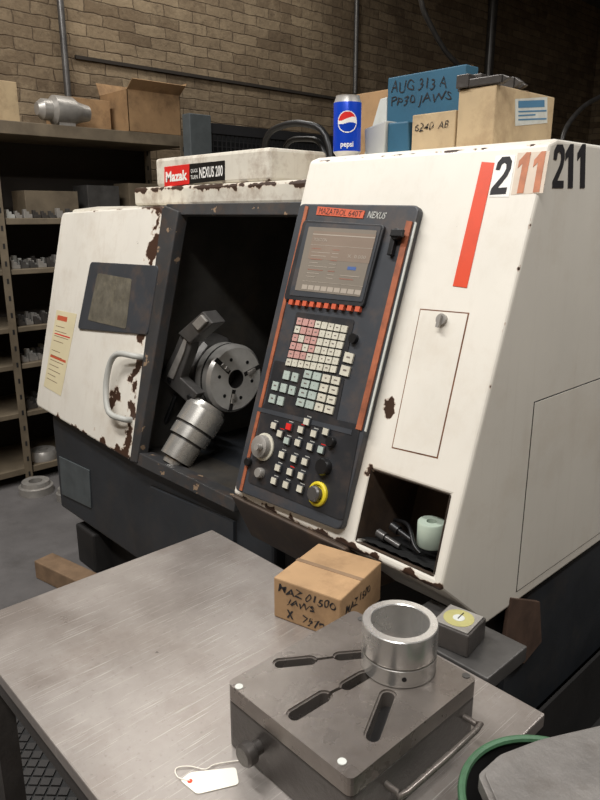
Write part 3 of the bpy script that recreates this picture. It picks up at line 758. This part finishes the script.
sb=carton('small_cardboard_box',x0,x1,1.535,1.68,ZC,zt_,m_card2,'small pale cardboard box with scribbled marker numbers')
lettering('handwriting',[('6240',Q([(415,132),(434,129),(434,122),(415,124)],FK),.0015,-.01,.3,.1),('AB',Q([(438,129),(449,127),(449,120),(438,122)],FK),.0015,-.01,.3)],FK,m_ink,sb)
FG=FY(1.50)
x0,_=fp(456,140,FG);x1,zt1=fp(497,84,FG)
FGS=WX(x1);yb,_=fp(552,130,FGS)
bb=carton('cardboard_box',x0,x1,1.50,yb,ZC,zt1,m_card2,'worn cardboard box with blue printed label',flaps=False)
slab('printed_label',Q([(515,126),(547,123),(547,97),(515,99)],FGS),0,.001,FGS,m_lab,bb)
bm=bmesh.new()
for (a,b_,c2,d2) in ((518,101,544,108),(518,111,546,112.5),(518,115,535,116.5),(518,119,546,120.5)):
    addslab(bm,Q([(a,d2),(c2,d2-1),(c2,b_-1),(a,b_)],FGS),.001,.0016)
mk('label_print',bm,m_labb,bb,FGS)
for k,(u,y_,ln,hh) in enumerate(((456,1.505,.12,.030),(458,1.545,.09,.036),(468,1.59,.12,.044),(480,1.63,.10,.040))):
    p0=Vector((onY(u,y_),y_,zt1+.0015));
    bm=bmesh.new();addbox(bm,0,ln,-.011,.011,0,hh*.6);addbox(bm,0,.034,-.014,.014,0,hh);addslab(bm,[(ln,0),(ln+.02,hh*.3),(ln,hh*.6)],-.008,.008,0,Matrix.Rotation(math.pi/2,4,'X'))
    o=mk('lathe_tool',bm,m_castd,None,Matrix.Translation(p0)@Matrix.Rotation((.02,-.03,.06,.03)[k],4,'Z'),bevel=.002)
    meta(o,'dark square-shank lathe tool lying on the carton','tool','lathe tools on the carton')
FBb=FY(1.69)
x0,z1=fp(388,78,FBb);x1,_=fp(466,70,FBb)
blx=carton('blue_box',x0,x1,1.69,1.75,zt_+.001,z1,m_blue,'grimy teal-blue carton with black marker handwriting')
lettering('handwriting',[('AUG 313 A',Q([(391,93),(447,87),(447,76),(391,82)],FBb),.0015,-.004,.15,.12),('PP30 JAWS',Q([(391,109),(452,102),(452,91),(391,98)],FBb),.0015,-.004,.15,.12)],FBb,m_ink,blx)
# ------------------------------------------------------------ TABLE
T=empty('steel_workbench',(-.93,.67,0),'worn scratched steel workbench with square tube legs','table')
box('table_top',-1.43,-.44,.343,1.005,.772,.80,m_table,T,bevel=.003)
bm=bmesh.new()
addbox(bm,-1.41,-.46,.36,.40,.70,.772);addbox(bm,-1.41,-.46,.95,.985,.70,.772);addbox(bm,-1.41,-1.37,.36,.985,.70,.772);addbox(bm,-.50,-.46,.36,.985,.70,.772)
mk('apron_frame',bm,m_castd,T)
for x in (-1.41,-.50):
    for y in (.365,.94): box('leg',x,x+.045,y,y+.045,0.001,.70,m_castd,T)
# ------------------------------------------------------------ fixture block
blk=empty('fixture_block',(-.63,.706,.80),'heavy grey cast iron fixture block with radial slots','machine part')
BX0,BX1,BY0,BY1,BZ0,BZ1=-.765,-.493,.555,.858,.8003,.92
bm=bmesh.new();q=rounded([(BX0,BY0),(BX1,BY0),(BX1,BY1),(BX0,BY1)],.012,4);addslab(bm,q,BZ0,BZ1-.032)
mk('block_body',bm,m_castd,blk,bevel=.003)
bm=bmesh.new();addslab(bm,q,BZ1-.030,BZ1);bod=mk('top_plate',bm,m_cast,blk)
def capsule(p,q_,w,w2=None,n=8):
    p=Vector(p);q_=Vector(q_);w2=w2 or w;d=(q_-p).normalized();e=Vector((-d.y,d.x));out=[]
    for k in range(n+1):
        t=math.pi*k/n;out.append(tuple(p+e*w*math.cos(t)-d*w*math.sin(t)))
    for k in range(n+1):
        t=math.pi*k/n;out.append(tuple(q_-e*w2*math.cos(t)+d*w2*math.sin(t)))
    return out
HB=HZ(BZ1)
slots=[((280,663),(310,660),.0095),((295,714),(324,696),.0105),((340,656),(362,654),.009),((347,685),(364,675),.009),((373,735),(388,695),.0105)]
links=[((312,660),(334,657),.003),((326,695),(346,685),.003)]
for a_,b_,w in slots:
    for ww,dz in ((w+.0035,-.003),(w,-.034)):
        bm=bmesh.new();p=fp(*a_,HB);q2=fp(*b_,HB);addslab(bm,capsule(p,q2,ww),dz,.01)
        ct=mk('tmp',bm,m_slot,None,HB);cut(bod,ct)
for a_,b_,w in links:
    bm=bmesh.new();addslab(bm,capsule(fp(*a_,HB),fp(*b_,HB),w),-.012,.01)
    ct=mk('tmp',bm,m_slot,None,HB);cut(bod,ct)
slab('slot_floor',[(BX0+.012,BY0+.012),(BX1-.012,BY0+.012),(BX1-.012,BY1-.012),(BX0+.012,BY1-.012)],BZ1-.0318,BZ1-.0302,ID,m_base,blk)
for u,v in ((239,687),(342,762),(361,619),(466,676)):
    x,y=fp(u,v,HB);cyl('cap_screw',(x,y,BZ1),(x,y,BZ1+.0015),.0065,m_lab if u<350 else m_dsteel,blk,n=16)
kx,kz=fp(259,746,FY(BY0))
bm=bmesh.new();addlathe(bm,[(0,0),(.012,0),(.012,.012),(.019,.016),(.019,.03),(.015,.034),(0,.034)],Matrix.Translation((kx,BY0,kz))@Matrix.Rotation(math.pi/2,4,'X'),n=24)
mk('side_knob',bm,m_castd,blk,smooth=True)
bm=bmesh.new();addtube(bm,[(BX1-.002,.825,.865),(BX1+.022,.825,.865),(BX1+.03,.815,.865),(BX1+.03,.64,.865),(BX1+.022,.63,.865),(BX1-.002,.63,.865)],.005,10,sm=2)
mk('carry_handle',bm,m_cast,blk,smooth=True)
rcx,rcy=-.604,.792
bm=bmesh.new();MR=Matrix.Translation((rcx,rcy,BZ1+.0005))
addlathe(bm,[(.047,0),(.0610,0),(.0622,.0015),(.0622,.030),(.0612,.031),(.0612,.0335),(.0622,.0345),(.0625,.036),(.0625,.0825),(.061,.084),(.049,.084),(.0475,.0825),(.0475,.032),(.047,.030)],MR,n=96,closed=True,mis=[0,0,0,1,1,1,0,0,0,0,0,0,0,0])
ring=mk('steel_ring',bm,[m_ring,m_groove],smooth=True);meta(ring,'machined thick-walled steel ring standing on fixture block','ring')
a=-.75;dd=Vector((math.cos(a),math.sin(a),0));p=Vector((rcx,rcy,BZ1+.018))+dd*.0622
bm=bmesh.new();addcyl(bm,p-dd*.002,p+dd*.0006,.004,n=16);mk('side_hole',bm,m_black,ring)
# ------------------------------------------------------------ carton on the table
rot=math.radians(14)
W_,D_,hB=.166,.186,.096
fr=Vector((-.832,.893))
ux=Vector((math.cos(rot),math.sin(rot)));uy=Vector((-math.sin(rot),math.cos(rot)))
cc=fr-ux*W_/2+uy*D_/2
cb=carton('cardboard_box',cc.x-W_/2,cc.x+W_/2,cc.y-D_/2,cc.y+D_/2,.8005,.8+hB,m_cardd,'taped brown cardboard box with marker handwriting',rot=rot)
o_=fr-ux*W_
FC=frame((o_.x,o_.y,.8),(ux.x,ux.y,0),(0,0,1))
lettering('handwriting',[('MAZ 01500',rect(.012,.066,.155,.084),.001,.006,.2,.18),('JAWS',rect(.035,.040,.105,.057),.001,.010,.2,.18),('75701',rect(.074,.011,.140,.029),.001,.006,.2,.18),('X',rect(.034,.010,.052,.030),.001,.06)],FC,m_ink,cb)
FC2=frame((fr.x,fr.y,.8),(uy.x,uy.y,0),(0,0,1))
lettering('handwriting',[('MAZ 1500',rect(.02,.05,.13,.068),.001,.004,.2,.15)],FC2,m_ink,cb)
# dial gauge on ledge
g=empty('dial_gauge',(-.665,1.075,.80),'worn grey square gauge block with dull yellow dial','gauge')
MG=Matrix.Translation((-.668,1.07,.8003))@Matrix.Rotation(math.radians(8),4,'Z')
bm=bmesh.new();addbox(bm,-.042,.042,-.042,.042,0,.050);mk('gauge_body',bm,m_castd,g,MG,bevel=.004)
bm=bmesh.new();addbox(bm,-.037,.037,-.037,.037,.050,.053);mk('gauge_bezel',bm,m_steel2,g,MG,bevel=.001)
bm=bmesh.new();addlathe(bm,[(0,.053),(.031,.053),(.031,.0538),(0,.0538)],MG,n=36);mk('gauge_dial',bm,m_dialy,g,smooth=True)
bm=bmesh.new();addlathe(bm,[(0,.0538),(.012,.0538),(.012,.0542),(0,.0542)],MG,n=24);mk('gauge_center',bm,m_lab,g,smooth=True)
bm=bmesh.new();addbox(bm,-.001,.001,-.004,.022,.0542,.0548,M=MG);mk('gauge_needle',bm,m_ink,g)
# paper tag
tg=Q([(180,781),(197,795),(239,785),(236,768),(190,773)],HZ(.8))
bm=bmesh.new();addslab(bm,rounded(tg,.006,3),.0008,.0016)
tag=mk('paper_tag',bm,m_tag,None,HZ(.8));meta(tag,'white paper tie-on tag lying on the bench','tag')
x,y=fp(190,782,HZ(.8));cyl('tag_eyelet',(x,y,.8016),(x,y,.8022),.004,m_orange,tag,n=16)
bm=bmesh.new();addtube(bm,[(x,y,.803)]+[fp(u,v,HZ(.803))+(.8025,) for u,v in ((178,777),(176,768),(190,766),(205,769),(215,764),(240,760))],.0009,6);mk('tag_string',bm,m_tag,tag)
# ------------------------------------------------------------ drum & casting
bn=empty('metal_drum',(-.311,.772,0),'dirty green enamelled drum with rolled rim','drum')
Mb=Matrix.Translation((-.311,.772,0))
bm=bmesh.new();addlathe(bm,[(0,0),(.112,0),(.122,.76),(.127,.86),(.122,.86),(.108,.03),(0,.03)],Mb,n=56,mis=[0,0,0,0,1,1]);mk('drum_body',bm,[m_bin,m_base],bn,smooth=True)
bm=bmesh.new();addlathe(bm,[(.1245+.006*math.cos(t*math.pi/4),.862+.006*math.sin(t*math.pi/4)) for t in range(8)],Mb,n=56,closed=True);mk('rolled_rim',bm,m_bin,bn,smooth=True)
F90=HZ(.895)
q=rounded(Q([(478,772),(500,752),(540,737),(640,714),(700,800),(600,880),(510,845)],F90),.008,3)
cq=Vector((sum(a[0] for a in q)/len(q),sum(a[1] for a in q)/len(q)))
bm=bmesh.new();addslab(bm,q,-.026,-.004);q2=[tuple(Vector(p)*.93+cq*.07) for p in q];addslab(bm,q2,-.004,0)
o=mk('iron_casting',bm,m_castr,None,F90,bevel=.003);meta(o,'flat rough grey iron casting resting on drum rim','machine part')
Mt=Matrix.Translation((-2.82,1.12,0))@Matrix.Rotation(.2,4,'Z')
bm=bmesh.new();addbox(bm,-.12,.22,-.05,.05,0.0,.09);o=mk('timber_block',bm,m_wood,None,Mt,bevel=.005);meta(o,'rough timber block on floor beside machine foot','wood block')
# rubber floor mat
bm=bmesh.new()
for i in range(26):
    for j in range(22):
        x=-2.16+i*.048;y=.08+j*.024;xx=x+(.024 if j%2 else 0)
        pts=[(xx,y),(xx+.019,y+.019),(xx,y+.038),(xx-.019,y+.019)];addslab(bm,pts,.008,.014,1)
addbox(bm,-2.2,-.9,.05,.66,0.0005,.008)
o=mk('rubber_floor_mat',bm,[m_rubber,m_rubber2]);meta(o,'black diamond-pattern anti-fatigue rubber floor mat','mat')
# ------------------------------------------------------------ lights
def area(name,loc,size,power,colr,rot=(0,0,0)):
    l=bpy.data.lights.new(name,'AREA');l.shape='RECTANGLE';l.size=size[0];l.size_y=size[1];l.energy=power;l.color=colr
    o=bpy.data.objects.new(name,l);o.location=loc;o.rotation_euler=rot;col.objects.link(o)
area('ceiling_lamp',(-.3,-.8,4.1),(2.4,.3),122,(1,.98,.955))
area('ceiling_lamp',(-2.6,.0,4.1),(2.4,.3),112,(1,.98,.955))
area('ceiling_lamp',(.8,2.6,4.1),(.3,2.4),80,(1,.98,.955))
area('ceiling_lamp',(-3.9,3.0,4.1),(.4,2.6),34,(1,.96,.9))  # unseen lamp, added by the wall to put a sheen on the table top
w=bpy.data.worlds.new('world');sc.world=w;w.use_nodes=True
w.node_tree.nodes['Background'].inputs[0].default_value=(.9,.92,1,1);w.node_tree.nodes['Background'].inputs[1].default_value=.25
# ------------------------------------------------------------ camera
cd=bpy.data.cameras.new('camera');co=bpy.data.objects.new('camera',cd);col.objects.link(co);sc.camera=co
cd.sensor_fit='VERTICAL';cd.sensor_height=24;cd.lens=24*f/800;cd.clip_start=.02
fw=Vector((-c_*cp,s_*cp,-sp));rt=Vector((s_,c_,0));up=rt.cross(fw)
co.matrix_world=Matrix(((rt.x,up.x,-fw.x,0),(rt.y,up.y,-fw.y,0),(rt.z,up.z,-fw.z,H),(0,0,0,1)))
sc.view_settings.view_transform='Standard'
sc.view_settings.exposure=0
